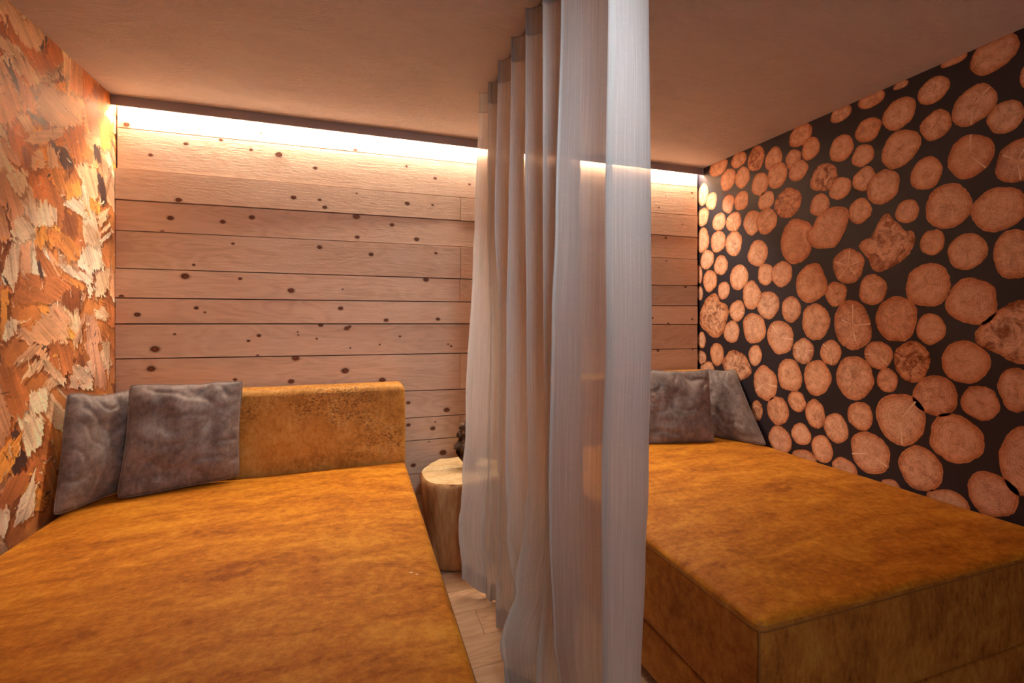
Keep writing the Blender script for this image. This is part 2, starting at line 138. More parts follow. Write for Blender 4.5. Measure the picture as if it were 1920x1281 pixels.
def tube(path, r, seg=8, closed=False):
    """tube along 3-D points; r a number or list"""
    V = []; Fc = []; n = len(path); P = [Vector(p) for p in path]
    up = Vector((0,0,1))
    for i in range(n):
        t = (P[(i+1) % n]-P[i-1]) if closed else (P[min(i+1, n-1)]-P[max(i-1, 0)])
        t.normalize(); a = t.cross(up)
        if a.length < .05: a = t.cross(Vector((1,0,0)))
        a.normalize(); b = t.cross(a)
        rr = r[i] if isinstance(r, (list, tuple)) else r
        for k in range(seg):
            an = 2*math.pi*k/seg; V.append(P[i]+a*math.cos(an)*rr+b*math.sin(an)*rr)
    m = n if closed else n-1
    for i in range(m):
        for k in range(seg):
            Fc.append((i*seg+k, i*seg+(k+1) % seg, ((i+1) % n)*seg+(k+1) % seg, ((i+1) % n)*seg+k))
    if not closed:
        Fc.append(tuple(range(seg))[::-1]); Fc.append(tuple((n-1)*seg+k for k in range(seg)))
    return V, Fc

# ------------------------------------------------------------------ materials
def mat_plain(name, c, rough=.6, metal=0, spec=.4):
    g = NT(name, rough, spec); g.b.inputs['Base Color'].default_value = lin(c); g.b.inputs['Metallic'].default_value = metal
    return g.m

def mat_ceiling():
    g = NT('trowelled_clay_plaster', .75, .25); c = g.coord()
    a = g.noise(g.mapping(c, (1,1.6,1)), 2.2, 8, .65, 1.2)
    f = g.noise(g.mapping(c, (1,3,1)), 9, 8, .7, 2.0)
    k = g.mix(.5, a, f)
    g.color(g.ramp(k, [(.3, lin((196,184,182))), (.5, lin((208,197,195))), (.7, lin((216,206,203)))]))
    g.bump(k, .5, .02); return g.m
def mat_wood(name, tones, axis=0, sx=1.1, rough=.62):
    """planed board; 'tone' = per board (brightness, seed, warm)"""
    g = NT(name, rough, .3); c = g.coord()
    tn = g.n('ShaderNodeSeparateColor'); g.l(g.attr('tone'), tn.inputs[0])
    off = g.n('ShaderNodeCombineXYZ')
    for i in range(3): g.l(g.math('MULTIPLY', tn.outputs[1], 37.0+i*11), off.inputs[i])
    ad = g.n('ShaderNodeVectorMath', operation='ADD'); g.l(c, ad.inputs[0]); g.l(off.outputs[0], ad.inputs[1])
    v = ad.outputs[0]
    sc = [16, 16, 16]; sc[axis] = 1.0
    warp = g.noise(g.mapping(v, tuple(x*.25 if i != axis else .9 for i, x in enumerate(sc))), 1.3, 3, .5, .3)
    big = g.math('MULTIPLY', warp, 16.0)
    rings = g.math('SINE', g.math('MULTIPLY', big, 6.5))
    rings = g.math('ADD', g.math('MULTIPLY', rings, .5), .5)
    fine = g.noise(g.mapping(v, tuple(x*5 if i != axis else 3.0 for i, x in enumerate(sc))), 1.5, 6, .65)
    soft = g.noise(g.mapping(v, tuple(x*.6 if i != axis else 1.2 for i, x in enumerate(sc))), 1.0, 3, .5)
    k = g.math('ADD', g.math('MULTIPLY', rings, .13), g.math('ADD', g.math('MULTIPLY', fine, .42), g.math('MULTIPLY', soft, .48)))
    col = g.ramp(k, [(.25, lin(tones[0])), (.5, lin(tones[1])), (.75, lin(tones[2]))])
    col = g.mix(tn.outputs[2], col, lin(tones[3]))
    br = g.n('ShaderNodeCombineColor')
    for i in range(3): g.l(tn.outputs[0], br.inputs[i])
    col = g.mix(1.0, col, br.outputs[0], 'MULTIPLY')
    # rough-sawn micro relief across the board
    saw = g.noise(g.mapping(v, (28, 40, 130), rot=(0, math.radians(12), 0)), 1.0, 4, .65)
    g.color(col); g.bump(g.mix(.55, fine, saw), .5, .005); return g.m
def mat_knot():
    g = NT('wood_knot', .6, .3)
    uv = g.n('ShaderNodeUVMap', uv_map='UVMap').outputs[0]
    ln = g.n('ShaderNodeVectorMath', operation='LENGTH'); g.l(uv, ln.inputs[0])
    c = g.coord(); nz = g.noise(c, 140, 3, .6)
    r = g.math('ADD', ln.outputs['Value'], g.math('MULTIPLY', g.math('SUBTRACT', nz, .5), .32))
    g.color(g.ramp(r, [(.0, lin((110,58,34))), (.22, lin((138,76,44))), (.36, lin((86,42,26))), (.50, lin((110,62,38))), (.66, lin((176,122,84)))]))
    tr = g.n('ShaderNodeBsdfTransparent'); mx = g.n('ShaderNodeMixShader')
    fac = g.ramp(r, [(.44, (0,0,0)), (.62, (.6,.6,.6)), (.95, (1,1,1))])
    out = g.t.nodes['Material Output']
    g.l(fac, mx.inputs[0]); g.l(g.b.outputs[0], mx.inputs[1]); g.l(tr.outputs[0], mx.inputs[2]); g.l(mx.outputs[0], out.inputs[0])
    return g.m
def mat_velvet(name, hi, mid, lo, streak=(2.2, 6, 6), sheen=.16, sheencol=(255,190,90), rough=.55, wear=.5, seed=0, patch=0., lo2=(84,44,14)):
    g = NT(name, rough, .25); c = g.mapping(g.coord(), loc=(seed, seed*.7, 0))
    a = g.noise(g.mapping(c, streak), 1.6, 7, .68, .5)
    b = g.noise(g.mapping(c, (streak[0]*9, streak[1]*4, streak[2]*4)), 1.8, 5, .75)
    d = g.noise(g.mapping(c, (14, 120, 14)), 3, 3, .7); d2 = g.noise(g.mapping(c, (120, 14, 120)), 3, 3, .7)
    k = g.math('ADD', g.math('MULTIPLY', a, .55), g.math('ADD', g.math('MULTIPLY', b, .40), g.math('MULTIPLY', g.math('ADD', d, d2), .05*wear*2)))
    col = g.ramp(k, [(.40, lin(lo)), (.52, lin(mid)), (.64, lin(hi))])
    if patch:
        m_ = g.noise(c, 2.4, 3, .6); q = g.noise(g.mapping(c, (70, 70, 110)), 1, 5, .8)
        q = g.math('MULTIPLY', g.ramp(m_, [(.44, (0,0,0)), (.60, (1,1,1))]), g.ramp(q, [(.50, (0,0,0)), (.56, (1,1,1))]))
        col = g.mix(g.math('MULTIPLY', q, patch), col, lin(lo2))
    g.color(col)
    g.b.inputs['Sheen Weight'].default_value = sheen; g.b.inputs['Sheen Roughness'].default_value = .35
    g.b.inputs['Sheen Tint'].default_value = lin(sheencol)
    rr = g.n('ShaderNodeMapRange'); g.l(k, rr.inputs[0]); rr.inputs[1].default_value = .35; rr.inputs[2].default_value = .65
    rr.inputs[3].default_value = rough+.12; rr.inputs[4].default_value = rough-.12; g.l(rr.outputs[0], g.b.inputs['Roughness'])
    g.bump(g.mix(.4, b, d), .25, .002); return g.m
def mat_curtain(name, see=.30, base=(188,184,184), dark=(158,152,150)):
    g = NT(name, .62, .25); c = g.coord('UV')
    lines = g.noise(g.mapping(c, (520, 4.0, 1)), 1, 3, .7)
    slub = g.noise(g.mapping(c, (210, 1.6, 1)), 1, 3, .6)
    weft = g.noise(g.mapping(c, (30, 500, 1)), 1, 2, .6)
    k = g.math('ADD', g.math('MULTIPLY', lines, .5), g.math('ADD', g.math('MULTIPLY', slub, .35), g.math('MULTIPLY', weft, .15)))
    col = g.ramp(k, [(.33, lin(dark)), (.5, lin(base)), (.67, lin(tuple(min(255, x+24) for x in base)))])
    g.color(col); g.b.inputs['Sheen Weight'].default_value = .25; g.b.inputs['Sheen Roughness'].default_value = .3
    g.b.inputs['Roughness'].default_value = .48
    tl = g.n('ShaderNodeBsdfTranslucent'); g.l(col, tl.inputs[0])
    m1 = g.n('ShaderNodeMixShader'); m1.inputs[0].default_value = .42
    g.l(g.b.outputs[0], m1.inputs[1]); g.l(tl.outputs[0], m1.inputs[2])
    tr = g.n('ShaderNodeBsdfTransparent'); tr.inputs[0].default_value = (1, .98, .95, 1)
    m2 = g.n('ShaderNodeMixShader')
    fac = g.math('MULTIPLY', g.ramp(k, [(.38, (1.0,)*3), (.62, (.75,)*3)]), see, True)
    g.l(fac, m2.inputs[0]); g.l(m1.outputs[0], m2.inputs[1]); g.l(tr.outputs[0], m2.inputs[2])
    g.l(m2.outputs[0], g.t.nodes['Material Output'].inputs[0])
    g.bump(k, .12, .001); return g.m
def mat_log():
    g = NT('printed_log_end', .55, .3)
    uv = g.n('ShaderNodeUVMap', uv_map='UVMap').outputs[0]
    tone = g.attr('tone'); c = g.coord()
    ln = g.n('ShaderNodeVectorMath', operation='LENGTH'); g.l(uv, ln.inputs[0]); r = ln.outputs['Value']
    sep = g.n('ShaderNodeSeparateColor'); g.l(tone, sep.inputs[0])
    nz = g.noise(c, 16, 4, .6); nf = g.noise(c, 110, 5, .7); nb = g.noise(c, 34, 4, .6, .8)
    rr = g.math('ADD', r, g.math('MULTIPLY', g.math('SUBTRACT', nz, .5), .22))
    ring = g.math('SINE', g.math('MULTIPLY', rr, 54.0))
    k = g.math('ADD', g.math('MULTIPLY', ring, .035), g.math('ADD', g.math('MULTIPLY', nf, .45), g.math('MULTIPLY', nb, .48)))
    col = g.ramp(k, [(.30, lin((190,146,116))), (.47, lin((236,196,166))), (.66, lin((252,224,198)))])
    # heartwood / rim tone of the print, and the thin bark line
    rim = g.ramp(rr, [(0, lin((248,234,224))), (.5, lin((255,250,246))), (.80, lin((246,226,210))), (.90, lin((226,190,162))), (.975, lin((222,184,152))), (1.0, lin((120,78,60)))])
    col = g.mix(1.0, col, rim, 'MULTIPLY')
    hue = g.mix(sep.outputs[0], lin((255,250,246)), lin((238,200,158)))
    hue = g.mix(sep.outputs[2], hue, lin((236,214,206)))
    col = g.mix(.60, col, hue, 'MULTIPLY')
    dk = g.ramp(g.noise(c, 22, 5, .7, .8), [(.45, (1,1,1)), (.62, lin((150,108,84)))])
    col = g.mix(g.math('MULTIPLY', sep.outputs[1], 1.0), col, g.mix(1.0, col, dk, 'MULTIPLY'))
    g.color(col); return g.m
def mat_vcol(name, rough=.5, attr='paint'):
    g = NT(name, rough, .35); c = g.coord()
    n = g.noise(c, 160, 5, .75); n2 = g.noise(g.mapping(c, (1, .6, 1.5)), 38, 5, .7, 1.0)
    k = g.ramp(g.mix(.55, n, n2), [(.3, (.70,)*3), (.5, (.97,)*3), (.68, (1.15,)*3)])
    g.color(g.mix(1.0, g.attr(attr), k, 'MULTIPLY')); g.bump(n, .03, .001); return g.m
def mat_stump(name, top=False):
    g = NT(name, .6, .3); c = g.coord()
    if top:
        a = g.noise(g.mapping(c, (2, 6, 2)), 5, 5, .6, .6); f = g.noise(c, 60, 4, .6)
        k = g.mix(.35, a, f); g.color(g.ramp(k, [(.3, lin((196,150,96))), (.5, lin((226,190,136))), (.7, lin((242,216,168)))]))
    else:
        a = g.noise(g.mapping(c, (9, 9, 1.1)), 1.6, 6, .65, .4); f = g.noise(g.mapping(c, (60, 60, 4)), 1.5, 4, .6)
        k = g.math('ADD', g.math('MULTIPLY', a, .75), g.math('MULTIPLY', f, .25))
        g.color(g.ramp(k, [(.32, lin((120,76,42))), (.45, lin((176,124,76))), (.6, lin((206,160,108))), (.72, lin((190,138,86)))]))
    g.bump(k, .4, .006); return g.m
def mat_print_ground():
    g = NT('dark_printed_wallpaper', .55, .35); c = g.coord()
    n = g.noise(c, 3, 4, .6); n2 = g.noise(c, 300, 2, .5)
    g.color(g.ramp(g.mix(.2, n, n2), [(.3, lin((34,26,30))), (.7, lin((50,42,50)))])); return g.m

M_ceil = mat_ceiling()
M_pine = mat_wood('stone_pine_board', ((204,164,134), (230,194,164), (240,208,180), (196,132,78)))
M_floor = mat_wood('oak_floor_board', ((166,122,86), (206,160,120), (222,180,140), (120,90,66)), rough=.5)
M_gap = mat_plain('dark_gap', (26,18,14), .9)
M_knot = mat_knot()
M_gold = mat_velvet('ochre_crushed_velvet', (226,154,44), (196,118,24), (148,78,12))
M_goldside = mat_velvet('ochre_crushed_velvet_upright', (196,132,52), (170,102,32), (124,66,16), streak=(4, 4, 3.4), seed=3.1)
M_goldback = mat_velvet('ochre_crushed_velvet_worn', (212,158,82), (198,134,56), (158,100,34), streak=(4, 4, 5), seed=5.3, patch=.75)
M_thread = mat_plain('ochre_piping_cord', (140,86,26), .7)
M_taupe = mat_velvet('taupe_crushed_velvet', (150,134,126), (120,104,97), (86,73,69), streak=(4, 4, 5), sheen=.4, sheencol=(214,186,164), rough=.5, wear=.8)
M_curt = mat_curtain('sheer_silver_linen', .20, (218,212,206), (202,195,189))
M_hem = mat_curtain('doubled_silver_linen', .10, (206,201,197), (184,178,173))
M_head = mat_curtain('doubled_header_linen', .05, (180,174,170), (156,150,146))
M_log = mat_log(); M_ground = mat_print_ground(); M_crack = mat_plain('printed_pale_split', (240,208,178), .6)
M_hole = mat_plain('printed_dark_crack', (70,44,34), .6)
M_shav = mat_vcol('printed_wood_shavings')
M_alu = mat_plain('anodised_grey_aluminium', (150,140,142), .45, .3)
M_white = mat_plain('painted_wall', (200,190,180), .8)
M_black = mat_plain('black_plinth', (22,20,20), .8)
def mat_emit(name, col, st):
    m = bpy.data.materials.new(name); m.use_nodes = True; t = m.node_tree
    e = t.nodes.new('ShaderNodeEmission'); e.inputs[0].default_value = col; e.inputs[1].default_value = st
    t.links.new(e.outputs[0], t.nodes['Material Output'].inputs[0]); return m
M_led = mat_emit('warm_led_strip', LED_COLOR, LED_STRENGTH)

XL = -.010      # face of the left wall
XR, YF, H = 3.45, -5.3, 2.35
YB = .12                     # plane of the masonry behind the boards

# ------------------------------------------------------------------ setting
mb = MB(); mb.box((-.12, YF, H), (XR+.12, YB+.1, H+.1)); struct(obj('ceiling', mb.v, mb.f, M_ceil))

# floor: boards laid across, random lengths
R = random.Random(5); mb = MB(); mb.box((-.12, YF, -.1), (XR+.12, YB+.1, -.006), 1, (1,0,0,1))
edges = [YB-.003]
y = -.405
ys = [YB, -.205, -.405]
while y > YF: y -= .165; ys.append(max(y, YF))
for i in range(len(ys)-1):
    x = -.1 + R.uniform(-1.1, 0)
    if i == 4: x = 1.60-1.4
    while x < XR+.1:
        x2 = x+R.uniform(1.0, 1.6) if i != 4 else x+1.4
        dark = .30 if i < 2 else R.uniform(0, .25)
        if x2 > -.1:
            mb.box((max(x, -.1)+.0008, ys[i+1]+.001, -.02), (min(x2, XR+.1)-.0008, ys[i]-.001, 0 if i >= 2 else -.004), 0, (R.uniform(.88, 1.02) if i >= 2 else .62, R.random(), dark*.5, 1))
        x = x2
fl = obj('floor', mb.v, mb.f, [M_floor, M_gap], None, mb.m); face_color(fl, 'tone', mb.c); struct(fl)

# back wall: masonry plus the stone pine boards (each board a block of its own thickness) and their knots
R = random.Random(11); mb = MB()
mb.box((-.12, YB, 0), (XR+.12, YB+.1, H), 1, (1,0,0,1))
def zrow(row, x):
    xs = (0, 1.69, 3.02, 3.41)
    for i in range(3):
        if x <= xs[i+1] or i == 2:
            t = (x-xs[i])/(xs[i+1]-xs[i]); return row[i]+(row[i+1]-row[i])*t
rows = [(H-.002,)*4] + ROWS + [(.25,)*4, (.12,)*4, (.0,)*4]
front = [(.013,.013), (.012,.011), (-.004,.009), (.004,.010), (.006,.002), (-.002,.004), (.003,.0), (.0,.004), (.004,.001), (.0,.003), (.003,.0), (.002,.002), (.0,.004), (.003,.0), (.0,.0), (.0,.0)]
seams = {0:[.337,1.302,2.4], 1:[2.5], 2:[1.70,2.62], 3:[2.6], 4:[1.70,2.55], 5:[1.695,2.6], 6:[2.58], 7:[2.62], 8:[1.695,2.6], 9:[2.6], 10:[1.695,2.6], 11:[2.3], 12:[1.5], 13:[2.0], 14:[1.2]}
bright = [1.0, 1.0, .97, 1.0, .96, 1.02, 1.03, .97, 1.0, .96, .96, .92, .92, .9, .9]
def xfront(i, x):
    a, b = front[i]; t = min(1, max(0, x/1.75)); return .035+a*.65+(b-a)*.65*t
for i in range(len(rows)-1):
    up, lo = rows[i], rows[i+1]
    xs = [-.004 if i < 2 else -.0095] + seams[i] + [3.432]
    for j in range(len(xs)-1):
        a, b = xs[j]+.0012, xs[j+1]-.0012
        seed = R.random(); br = bright[i]*R.uniform(.96, 1.02)
        warm = 0 if a < 2.3 else .32
        if i == 5 and a > 2.3: br *= .74; warm = .15
        n = 3; cuts = [a+(b-a)*k/n for k in range(n+1)]
        jut = R.uniform(-.002, .002) if j else 0
        g1 = .0012+(.0030 if i in (3,5,6,7,8,9,10,11) else .0016); g2 = .0012
        for k in range(n):
            p, q = cuts[k], cuts[k+1]; yp, yq = xfront(i, p)+jut, xfront(i, q)+jut
            mb.hexa([(p, yp, zrow(lo, p)+g2), (q, yq, zrow(lo, q)+g2), (q, YB-.001, zrow(lo, q)+g2), (p, YB-.001, zrow(lo, p)+g2),
                     (p, yp, zrow(up, p)-g1), (q, yq, zrow(up, q)-g1), (q, YB-.001, zrow(up, q)-g1), (p, YB-.001, zrow(up, p)-g1)], 0, (br, seed, warm, 1))
knots = list(KNOTS)
for _ in range(34):      # boards behind the curtain and behind the beds have knots too
    x = R.uniform(1.8, 2.9) if _ % 2 else R.uniform(.1, 3.3); z = R.uniform(.1, 2.15) if _ % 2 else R.uniform(.05, .65)
    knots.append((x, z, R.uniform(.003, .013)))
uvs = {}
for (x, z, r) in knots:
    ri = next((i for i in range(len(rows)-1) if zrow(rows[i+1], x) <= z), None)
    if ri is None: continue
    top, bot = zrow(rows[ri], x)-.003, zrow(rows[ri+1], x)+.003
    yy = xfront(ri, x)-.0006-.002
    ro = r*1.35; n = 20; pts = []
    for k in range(n):
        an = 2*math.pi*k/n
        px, pz = x+math.cos(an)*ro*1.35, z+math.sin(an)*ro
        pts.append((px, yy, min(top, max(bot, pz))))
    uvs[len(mb.f)] = [((p[0]-x)/ro/1.35, (p[2]-z)/ro) for p in pts]
    mb.quad(pts[::1], 2, (1,0,0,1))
wb = obj('wall_back', mb.v, mb.f, [M_pine, M_gap, M_knot], None, mb.m); face_color(wb, 'tone', mb.c); struct(wb)
uvl = wb.data.uv_layers.new(name='UVMap')
for fi, us in uvs.items():
    for li, uv in zip(wb.data.polygons[fi].loop_indices, us): uvl.data[li].uv = uv

# right wall with the log-end wallpaper
R = random.Random(3); mb = MB(); mb.box((XR, YF, 0), (XR+.12, YB+.1, H), 0, (0,0,0,1)); luv = {}
occupied = []
def clipH(pts): return [(x, min(YB, y), min(H, max(.0, z))) for x, y, z in pts]
def log_poly(cy, cz, ru, rv, lay, kind, seed, pts=None):
    x = XR-.0004*lay
    if pts is None:
        n = 44; P = []
        for k in range(n):
            a = 2*math.pi*k/n
            w = noise.noise(Vector((math.cos(a)*1.1, math.sin(a)*1.1, seed*3.7)))*(.22 if kind == 2 else .14)
            w += noise.noise(Vector((math.cos(a)*5, math.sin(a)*5, seed*1.3)))*.035 + noise.noise(Vector((math.cos(a)*16, math.sin(a)*16, seed)))*.014
            P.append((x, cy+math.cos(a)*ru*(1+w), cz+math.sin(a)*rv*(1+w)))
    else:
        P = []; m = len(pts)
        for i in range(m):            # closed Catmull-Rom through the traced outline
            p0, p1, p2, p3 = [Vector(pts[(i+d) % m]) for d in (-1, 0, 1, 2)]
            for s_ in range(6):
                t = s_/6; q = .5*((2*p1)+(p2-p0)*t+(2*p0-5*p1+4*p2-p3)*t*t+(3*p1-p0-3*p2+p3)*t**3)
                j = noise.noise(Vector((q.x*60, q.y*60, seed)))*.003
                P.append((x, q.x+j, q.y+j))
        cy = sum(p[1] for p in P)/len(P); cz = sum(p[2] for p in P)/len(P)
    P = clipH(P); c = (x, min(YB, cy), min(H, cz)); b = len(mb.v); mb.v += [c]+P; n = len(P)
    tone = (R.random() if kind != 4 else 1, {0:R.choice((.1,.25,.4)),1:.5,2:.9,3:.2,4:1}[kind], R.random(), 1)
    rad = [max(1e-4, math.hypot(p[1]-cy, p[2]-cz)) for p in P]
    for k in range(n):
        j = (k+1) % n
        luv[len(mb.f)] = [(0, 0), ((P[j][1]-cy)/rad[j], (P[j][2]-cz)/rad[j]), ((P[k][1]-cy)/rad[k], (P[k][2]-cz)/rad[k])]
        mb.f.append((b, b+1+j, b+1+k)); mb.m.append(1); mb.c.append(tone)
    # printed splits: pale wedges for star-shaped hearts, thin dark checks for the others
    def wedge(ang, r0, r1, w, mi):
        d = Vector((math.cos(ang)*ru, math.sin(ang)*rv)); nn = Vector((-d.y, d.x)).normalized()*w
        a0 = Vector((cy, cz))+d*r0; a1 = Vector((cy, cz))+d*r1; am = (a0+a1)/2
        q = [a0, am-nn, a1, am+nn] if mi == 1 else [a0-nn*.3, a1-nn, a1+nn, a0+nn*.3]
        q = clipH([(x-.0002, p.x, p.y) for p in q]); mb.quad(q, 2 if mi != 3 else 3, tone)
    if ru is not None and ru:
        if kind == 1:
            s0 = R.uniform(0, 1)
            for k in range(R.choice((4, 5))): wedge(s0+k*1.3+R.uniform(-.2, .2), .06, R.uniform(.55, .95), ru*.045, 2)
        if kind == 3:
            s0 = R.uniform(0, 6)
            for k in range(2): wedge(s0+k*2.4, .1, .95, ru*.04, 2)
        if ru > .05 and kind in (0, 3) and R.random() < .55:
            s0 = R.uniform(0, 6)
            for k in range(R.choice((2, 3))): wedge(s0+k*2.1+R.uniform(-.3, .3), .0, R.uniform(.15, .45), .0009, 3)
    occupied.append((cy, cz, max(r for r in rad)))
for i, (cy, cz, ru, rv, lay, kind) in enumerate(LOGS): log_poly(cy, cz, ru, rv, lay, kind, i*.77)
for i, (pts, lay, kind) in enumerate(ODD_LOGS):
    ext = max(max(p[0] for p in pts)-min(p[0] for p in pts), .01)/2
    log_poly(0, 0, ext, ext, lay, kind, 90+i, pts)
tries = 0
while tries < 5000:       # the print goes on below the beds and towards the passage
    tries += 1
    cy, cz, r = R.uniform(YF, YB), R.uniform(0, H), R.choice((.05, .06, .07, .085, .1))
    if cy > -1.75 and cz > .52+max(0, (-1.1-cy))*.05: continue
    if all(math.hypot(cy-a, cz-b) > r+q+.008 for a, b, q in occupied):
        log_poly(cy, cz, r*R.uniform(.92, 1.05), r*R.uniform(.92, 1.05), 1, R.choice((0,0,0,0,1,3,4)), 200+tries*.31)
wr = obj('wall_right', mb.v, mb.f, [M_ground, M_log, M_crack, M_hole], None, mb.m); face_color(wr, 'tone', mb.c); struct(wr)
uvl = wr.data.uv_layers.new(name='UVMap')
for fi, us in luv.items():
    for li, uv in zip(wr.data.polygons[fi].loop_indices, us): uvl.data[li].uv = uv

# left wall: printed wood-shavings wallpaper, its picture held as colours on a fine grid of the wall's own surface
def vnoise(y, z, seed):
    yi = np.floor(y).astype(np.int64); zi = np.floor(z).astype(np.int64); fy = y-yi; fz = z-zi
    def h(a, b):
        n = (a*374761393+b*668265263+seed*974634777) & 0xffffffff
        n = ((n ^ (n >> 13))*1274126177) & 0xffffffff
        return ((n ^ (n >> 16)) & 0xffff)/65535.
    fy = fy*fy*(3-2*fy); fz = fz*fz*(3-2*fz)
    return (h(yi,zi)*(1-fy)+h(yi+1,zi)*fy)*(1-fz)+(h(yi,zi+1)*(1-fy)+h(yi+1,zi+1)*fy)*fz-.5
def shavings_wall():
    R = random.Random(8)
    ys = np.concatenate([np.arange(YF, -1.3, .012), np.arange(-1.3, YB, .0026), [YB]])
    zs = np.concatenate([np.arange(0, .5, .012), np.arange(.5, H, .0030), [H]])
    Yg, Zg = np.meshgrid(ys, zs); ny, nz = len(ys), len(zs)
    sr = lambda c: np.array(lin(c)[:3])
    CC = {k: sr(v) for k, v in dict(w=(238,212,180), c=(226,186,148), t=(212,162,124), p=(216,158,120), o=(222,144,78), O=(234,160,78), r=(190,118,70), b=(146,86,52), d=(76,54,50)).items()}
    base = vnoise(Yg*7, Zg*6, 1)+.5*vnoise(Yg*19, Zg*15, 2)+.3*vnoise(Yg*50, Zg*40, 3)
    t = np.clip(base*.9+.5, 0, 1)[..., None]
    img = CC['b']*(1-t)+CC['o']*t
    wy = .007*vnoise(Yg*45, Zg*45, 5)+.006*vnoise(Yg*130, Zg*130, 6)+.010*vnoise(Yg*13, Zg*13, 9)
    wz = .007*vnoise(Yg*45, Zg*45, 7)+.007*vnoise(Yg*130, Zg*130, 8)+.010*vnoise(Yg*13, Zg*13, 10)
    def paint(col, ang, pts, seed):
        P = np.array(pts); lo = P.min(0)-.04; hi = P.max(0)+.04
        i0, i1 = np.searchsorted(ys, lo[0]), np.searchsorted(ys, hi[0]); j0, j1 = np.searchsorted(zs, lo[1]), np.searchsorted(zs, hi[1])
        if i1 <= i0 or j1 <= j0: return
        a = math.radians(ang); du, dz = -math.cos(a), -math.sin(a)   # printed fibre direction on the wall
        du = -du if False else du
        y0, z0 = Yg[j0:j1, i0:i1], Zg[j0:j1, i0:i1]
        c = P.mean(0); U = (y0-c[0])*(-du)+(z0-c[1])*dz; V = (y0-c[0])*(-dz)+(z0-c[1])*(-du)
        fr = .034*vnoise(V*150+seed, U*10, seed+3)+.016*vnoise(V*60+seed, U*6, seed+4)          # frayed fibre ends
        y = y0+wy[j0:j1, i0:i1]+fr*(-du); z = z0+wz[j0:j1, i0:i1]+fr*dz
        def inside(y, z):
            ins = np.zeros(y.shape, bool); n = len(P)
            for k in range(n):
                (ya, za), (yb, zb) = P[k], P[(k+1) % n]
                if za == zb: continue
                cnd = ((za > z) != (zb > z)) & (y < (yb-ya)*(z-za)/(zb-za)+ya); ins ^= cnd
            return ins
        m = inside(y, z)
        rim = inside(y-.012, z+.014) & ~m                   # drop shadow beside each shaving, painted into the print
        sub = img[j0:j1, i0:i1]
        sub[rim] *= np.array([.62, .55, .50])
        st = 1.03+.46*vnoise(V*190, U*9, seed)+.40*vnoise(V*60+3, U*5, seed+1)+.32*vnoise(U*14, V*14, seed+2)
        w = np.abs(V).max()+1e-4
        curl = 1+.16*(V/w)*(1 if seed % 2 else -1)  # shading of a curled chip, put into the printed colour
        edge = inside(y-.006, z-.006) & m
        f = (st*curl)[..., None]*col
        f2 = f.copy(); f2[m & ~edge] = f2[m & ~edge]*1.10+.015
        f2 *= (1+.38*np.clip(U/(np.abs(U).max()+1e-4), -1, 1)*(1 if seed % 3 else -1))[..., None]
        sub[m] = np.clip(f2[m], .012, .93)
    # loose random shavings over the whole wall, the big ones first
    for i in range(900):
        cy, cz = R.uniform(YF, YB), R.uniform(0, H); L_ = R.uniform(.05, .26)*(1-.4*i/900); w = L_*R.uniform(.15, .45); a = R.uniform(0, math.pi)
        if R.random() < .6: a = math.radians(R.uniform(95, 150))
        pts = []
        for (u, v) in ((-1,-.7), (-.2,-1), (.9,-.8), (1,.1), (.8,.9), (-.3,1), (-.95,.5)):
            u *= L_*R.uniform(.8, 1.1); v *= w*R.uniform(.7, 1.15); pts.append((cy+u*math.cos(a)-v*math.sin(a), cz+u*math.sin(a)+v*math.cos(a)))
        paint(CC[R.choice('wcttpoOrrb')], 180-math.degrees(a), pts, 300+i)
    for i, (c, ang, pts) in enumerate(FLAKES):
        paint(CC[c], ang, pts, 20+i)
    for i in range(420):      # fine splinters and threads over them
        cy, cz = R.uniform(-1.0, YB), R.uniform(.5, H); L_ = R.uniform(.008, .035); w = R.uniform(.0015, .005); a = R.uniform(0, math.pi)
        b_ = R.uniform(-.5, .5)
        pts = [(cy+u*math.cos(a+b_*u/L_)-v*math.sin(a), cz+u*math.sin(a+b_*u/L_)+v*math.cos(a)) for u, v in ((-L_,0), (0,-w), (L_,0), (0,w))]
        paint(CC[R.choice('wwccOrd')], 180-math.degrees(a), pts, 1500+i)
    tn = 1+.34*vnoise(Yg*4.2, Zg*3.6, 71)+.26*vnoise(Yg*11, Zg*9, 72)
    img = np.clip(img*tn[..., None]*np.stack([1+0*tn, 1-.10*vnoise(Yg*6, Zg*5, 73), 1-.40*vnoise(Yg*6, Zg*5, 73)], -1), .008, .93)
    me = bpy.data.meshes.new('wall_left'); nv = ny*nz
    co = np.zeros((nv+4, 3), np.float32); co[:nv, 0] = XL; co[:nv, 1] = Yg.ravel(); co[:nv, 2] = Zg.ravel()
    co[nv:] = [(-.12, YF, 0), (-.12, YB, 0), (-.12, YB, H), (-.12, YF, H)]
    jj, ii = np.meshgrid(np.arange(nz-1), np.arange(ny-1), indexing='ij'); b = (jj*ny+ii).ravel()
    q = np.stack([b, b+1, b+ny+1, b+ny], 1)
    c0, c1, c2, c3 = 0, ny-1, nv-1, nv-ny
    q = np.concatenate([q, [[nv+3, nv+2, nv+1, nv], [c3, c2, nv+2, nv+3], [nv, nv+1, c1, c0], [c1, nv+1, nv+2, c2], [nv, c0, c3, nv+3]]]).astype(np.int32)
    me.vertices.add(nv+4); me.vertices.foreach_set('co', co.ravel())
    me.loops.add(q.size); me.loops.foreach_set('vertex_index', q.ravel())
    me.polygons.add(len(q)); me.polygons.foreach_set('loop_start', np.arange(len(q), dtype=np.int32)*4)
    me.update(calc_edges=True); me.validate()
    at = me.color_attributes.new('paint', 'FLOAT_COLOR', 'POINT')
    rgba = np.ones((nv+4, 4), np.float32); rgba[:nv, :3] = img.reshape(-1, 3); at.data.foreach_set('color', rgba.ravel())
    me.materials.append(M_shav)
